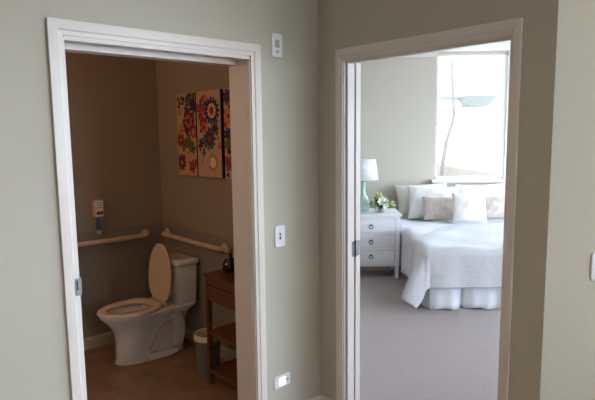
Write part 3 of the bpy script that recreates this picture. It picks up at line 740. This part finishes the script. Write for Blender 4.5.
# comforter draped over the bed: rest plane (a,b) folded down at the mattress edges, the foot corner hanging in a cone
def cloth_point(a, b, e0):
    """a across (0 centre), b along (0 at foot edge of mattress, negative = hanging over the foot)"""
    hwc = bw + .015
    ox = max(0, abs(a) - hwc); sx = 1 if a > 0 else -1
    oy = max(0, -b)
    rr = .05
    def fold(d):  # outward, downward for arc length d past the edge with a soft radius
        if d <= 0: return 0, 0
        th = min(d/rr, PI/2); out = rr*math.sin(th); dn = rr*(1-math.cos(th))
        rest = max(0, d - rr*PI/2)
        return out, dn + rest
    if ox <= 0 and oy <= 0:
        x, y, z = a, b, 0
    elif oy <= 0:
        o_, dn = fold(ox); x = sx*(hwc + o_ - rr*.0); y = b; z = -dn
        wv = min(1, dn/.3)*max(0, min(1, (1.05-b)/.25))
        x += sx*.083*dn*math.exp(-b/.25)
        x += sx*wv*(.018*math.sin(b*9.0+1) + .012*math.sin(b*17) + .02)
    elif ox <= 0:
        o_, dn = fold(oy); x = a; y = -o_; z = -dn
        wv = min(1, dn/.3); y -= wv*(.010*math.sin(a*8+.6) + .006*math.sin(a*19) + .012)
    else:
        d = math.hypot(ox, oy); th = math.atan2(oy, ox)   # 0 = side, pi/2 = foot
        o_, dn = fold(d)
        w = math.sin(2*th)                                # 1 on the diagonal
        flare = dn*(.34*math.exp(-((th-.38)/.32)**2) + .10*w)
        x = sx*(hwc + (o_+flare)*math.cos(th)); y = -(o_+flare)*math.sin(th); z = -dn*math.sqrt(max(.0, 1-.11*w*w))
        wv = min(1, dn/.3)
        c1 = .012*math.sin(6*th); x += sx*wv*c1 + sx*wv*.02*(1-th/(PI/2)); y -= wv*.012*th/(PI/2)
    return x, y, z
m = MB(); nA, nB = 110, 130
sideA = bw + .46; foot = .37; headb = 1.62
vs = []; fs = []
for j in range(nB+1):
    b = -foot + (headb+foot)*j/nB
    for i in range(nA+1):
        a = -sideA + 2*sideA*i/nA
        x, y, z = cloth_point(a, b, 0)
        top = BT + .018
        puff = 0
        if z > -.02:
            puff = .010*math.sin(a*7+b*3)*math.sin(b*6+1) + .007*math.sin(a*13-b*9)
            puff += .006*math.sin(a*5-b*4+1.3*math.sin(b*3))*math.sin(a*3+b*7)
        z2 = top + z + puff
        z2 = max(z2, .022)
        if j >= nB-3: z2 -= .006*(j-nB+3)
        vs.append((x, y - bl, z2))
for j in range(nB):
    for i in range(nA):
        fs.append((j*(nA+1)+i, j*(nA+1)+i+1, (j+1)*(nA+1)+i+1, (j+1)*(nA+1)+i))
m.add(vs, fs, 0, True)
o = m.build('comforter', M['duvet'], None, Bd((BL+BR)/2, (BF+BH)/2), BANG)
md = o.modifiers.new('sol','SOLIDIFY'); md.thickness = .022; md.offset = 1
tag(o, 'white ribbed comforter draped over the bed with its corner trailing to the carpet', 'comforter')

# pillows
def pillow(name, w, h, t, mt, loc, tilt, yaw, label, group=None, roll=0, pinch=.05, seed=0, fringe=False):
    N = 26; mb = MB(); r2 = random.Random(seed); ph = [r2.uniform(0, 6) for _ in range(6)]
    for sgn in (1, -1):
        vs = []; fs = []
        for j in range(N+1):
            for i in range(N+1):
                a = -1 + 2*i/N; b = -1 + 2*j/N
                a = math.copysign(1-(1-abs(a))**1.25, a); b = math.copysign(1-(1-abs(b))**1.25, b)
                k = max(0, (1-a*a)*(1-b*b))**.42
                x = a*w/2*(1 - pinch*(1-b*b)*abs(a)**3); z = b*h/2*(1 - pinch*(1-a*a)*abs(b)**3)
                wr = .05*math.sin(a*5+ph[0]+b*2)*math.sin(b*4+ph[1]) + .03*math.sin(a*11+ph[2]-b*7)
                sag = -.15*(b)*0
                vs.append((x, -sgn*t/2*k*(1+wr*1.6) , z))
        for j in range(N):
            for i in range(N): fs.append((j*(N+1)+i, j*(N+1)+i+1, (j+1)*(N+1)+i+1, (j+1)*(N+1)+i))
        mb.add(vs, fs, 0, True)
    o = mb.build(name, M[mt], None, loc)
    import bmesh
    bm = bmesh.new(); bm.from_mesh(o.data); bmesh.ops.remove_doubles(bm, verts=bm.verts[:], dist=1e-5); bmesh.ops.recalc_face_normals(bm, faces=bm.faces[:]); bm.to_mesh(o.data); bm.free()
    for p in o.data.polygons: p.use_smooth = True
    o.rotation_euler = (Matrix.Rotation(BANG+yaw,3,'Z') @ Matrix.Rotation(tilt,3,'X') @ Matrix.Rotation(roll,3,'Y')).to_euler()
    return tag(o, label, 'pillow', group)
G = 'pillows at the head of the bed'
rt = math.radians
pillow('bed_pillow', .68, .46, .17, 'pillow_cream', Bd(1.36, 6.78, .78), rt(-14), rt(2), 'ivory bed pillow standing rearmost at the left, its end showing by the wall', G, seed=1, pinch=.09, roll=rt(-3))
pillow('bed_pillow', .66, .44, .18, 'pillow_white', Bd(1.46, 6.58, .785), rt(-20), rt(0), 'large white pillow behind the left taupe cushion', G, seed=2, pinch=.09, roll=rt(2))
pillow('bed_pillow', .70, .46, .18, 'pillow_white', Bd(2.12, 6.74, .78), rt(-18), rt(0), 'large white pillow below the window behind the right taupe cushion', G, seed=3, pinch=.09, roll=rt(-1.5))
pillow('cushion', .42, .30, .13, 'taupe', Bd(1.50, 6.38, .745), rt(-22), rt(-2), 'taupe satin cushion left of the square white one', G, seed=5)
pillow('cushion', .42, .30, .13, 'taupe', Bd(2.12, 6.44, .745), rt(-22), rt(3), 'taupe satin cushion right of the square white one', G, seed=6)
pillow('cushion', .40, .37, .14, 'knit', Bd(1.79, 6.20, .775), rt(-20), rt(0), 'square white knitted cushion in front centre of the bed', G, seed=7, pinch=.07, roll=rt(1.5))

# ---------------------------------------------------------------- the tree (inside its Empty's frame)
mb = MB()
mb.tube([(-.18,0,0),(-.15,0,.9),(-.13,0,1.31),(-.11,0,1.55),(-.07,0,1.83),(.01,0,2.1),(.05,0,2.28),(.025,0,2.6),(.0,0,3.0),(.01,0,3.4),(-.01,0,4.2)], [.045,.042,.04,.036,.034,.031,.03,.029,.027,.024,.018], 10)
mb.build('trunk', M['bark'], tr)
mb = MB(); mb.tube([(-.08,0,1.75),(-.22,.1,2.2),(-.5,.2,2.7)], [.012,.009,.005], 8); mb.build('branch', M['bark'], tr)
mb = MB(); mb.tube([(.06,0,3.45),(.2,.1,3.8),(.3,.1,4.2)], [.014,.01,.005], 8)
mb.build('branch', M['bark'], tr)

# ---------------------------------------------------------------- lights
def lamp_point(name, loc, e, col, r):
    L = bpy.data.lights.new(name, 'POINT'); L.energy = e; L.color = col; L.shadow_soft_size = r
    o = bpy.data.objects.new(name, L); COL.objects.link(o); o.location = loc; return o
def lamp_area(name, loc, e, col, sx, sy, d):
    L = bpy.data.lights.new(name, 'AREA'); L.energy = e; L.color = col; L.shape = 'RECTANGLE'; L.size = sx; L.size_y = sy
    o = bpy.data.objects.new(name, L); COL.objects.link(o); o.location = loc; o.rotation_euler = Vector(d).to_track_quat('-Z','Z').to_euler(); return o
# vanity lamp on the far bathroom wall
vl = thing('vanity_lamp', D(-2.385, 1.05, 2.05), ANGB, 'warm vanity lamp on the far bathroom wall', 'lamp')
m = MB(); m.box((-.3,0,-.05),(.3,-.02,.05)); m.build('backplate', M['metal'], vl)
for x in (-.2, 0, .2):
    m = MB(); m.lathe([(.02,-.06),(.05,-.03),(.055,.02),(.03,.06)], 20, T=Matrix.Translation((x,-.08,0))); m.build('lamp_shade', M['bulb'], vl)
lamp_point('vanity_light', D(-2.2, 1.05, 2.05), 15, (1.0,.60,.36), .12)
# warm ceiling downlights in the hall
for x, y in ((-.9, -.6), (1.1, -1.2)):
    t = thing('ceiling_downlight', Bd(x, y, HC-.004), BANG, 'round recessed ceiling downlight in the hall', 'ceiling light', 'recessed downlights in the hall ceiling')
    m = MB(); m.lathe([(.09,.0),(.09,-.006),(.07,-.008),(.07,.0)], 28); m.build('trim_ring', M['trim'], t)
    m = MB(); m.lathe([(.068,-.002),(.068,-.001)], 28); m.build('lens', M['bulb'], t)
    lamp_area('downlight', Bd(x, y, HC-.02), 10, (1.0,.76,.52), .13, .13, (0,0,-1))

gl = thing('added_globe_lamp', Bd(2.75, .95, HC), BANG, 'unseen globe lamp added to warm the upper hall walls', 'lamp')  # lamp added out of view to warm the upper left and right hall walls
m = MB(); m.lathe([(.06,0),(.06,-.02),(.012,-.03),(.012,-.12)], 24); m.build('stem', M['metal'], gl)
m = MB(); m.lathe([(.012,-.12)]+[(.11*math.sin(a*PI/16), -.23+.11*math.cos(a*PI/16)) for a in range(1,16)]+[(.002,-.34)], 32); m.build('globe', M['bulb'], gl)
lamp_point('added_globe_light', Bd(2.75, .95, HC-.50), 26, (1.0,.80,.62), .12)
sun = bpy.data.lights.new('sun', 'SUN'); sun.energy = 3; sun.angle = .01; sun.color = (1,.96,.9)
so = bpy.data.objects.new('sun', sun); COL.objects.link(so); so.rotation_euler = Vector((.35, .75, -.62)).to_track_quat('-Z','Z').to_euler()

w = bpy.data.worlds.new('world'); S.world = w; w.use_nodes = True; nt = w.node_tree
bg = nt.nodes['Background']; bg.inputs['Strength'].default_value = 15.6
tc = nt.nodes.new('ShaderNodeTexCoord'); sp = nt.nodes.new('ShaderNodeSeparateXYZ'); rp = nt.nodes.new('ShaderNodeValToRGB')
rp.color_ramp.elements[0].position = 0.0; rp.color_ramp.elements[0].color = (.72,.82,1.0,1); rp.color_ramp.elements[1].position = .8; rp.color_ramp.elements[1].color = (.60,.75,1.0,1)
nt.links.new(tc.outputs['Generated'], sp.inputs[0]); nt.links.new(sp.outputs['Z'], rp.inputs['Fac']); nt.links.new(rp.outputs['Color'], bg.inputs['Color'])

# ---------------------------------------------------------------- camera
f, pitch, roll, H = 530.73, math.radians(7.0897), math.radians(-.6631), 1.6506
cam = bpy.data.cameras.new('camera'); cam.sensor_width = 36; cam.lens = 36*f/595; cam.clip_start = .02; cam.clip_end = 200
co = bpy.data.objects.new('camera', cam); COL.objects.link(co)
fw_ = Vector((0, math.cos(pitch), -math.sin(pitch))); r_ = Vector((1,0,0)); u_ = r_.cross(fw_)
c_, s_ = math.cos(roll), math.sin(roll)
r2, u2 = r_*c_ + u_*s_, u_*c_ - r_*s_
mt_ = Matrix((r2, u2, -fw_)).transposed()
co.matrix_world = Matrix.Translation((0,0,H)) @ mt_.to_4x4()
S.camera = co
vs_ = S.view_settings; vs_.view_transform = 'Standard'; vs_.look = 'None'; vs_.gamma = 1; vs_.exposure = 0; vs_.use_curve_mapping = False
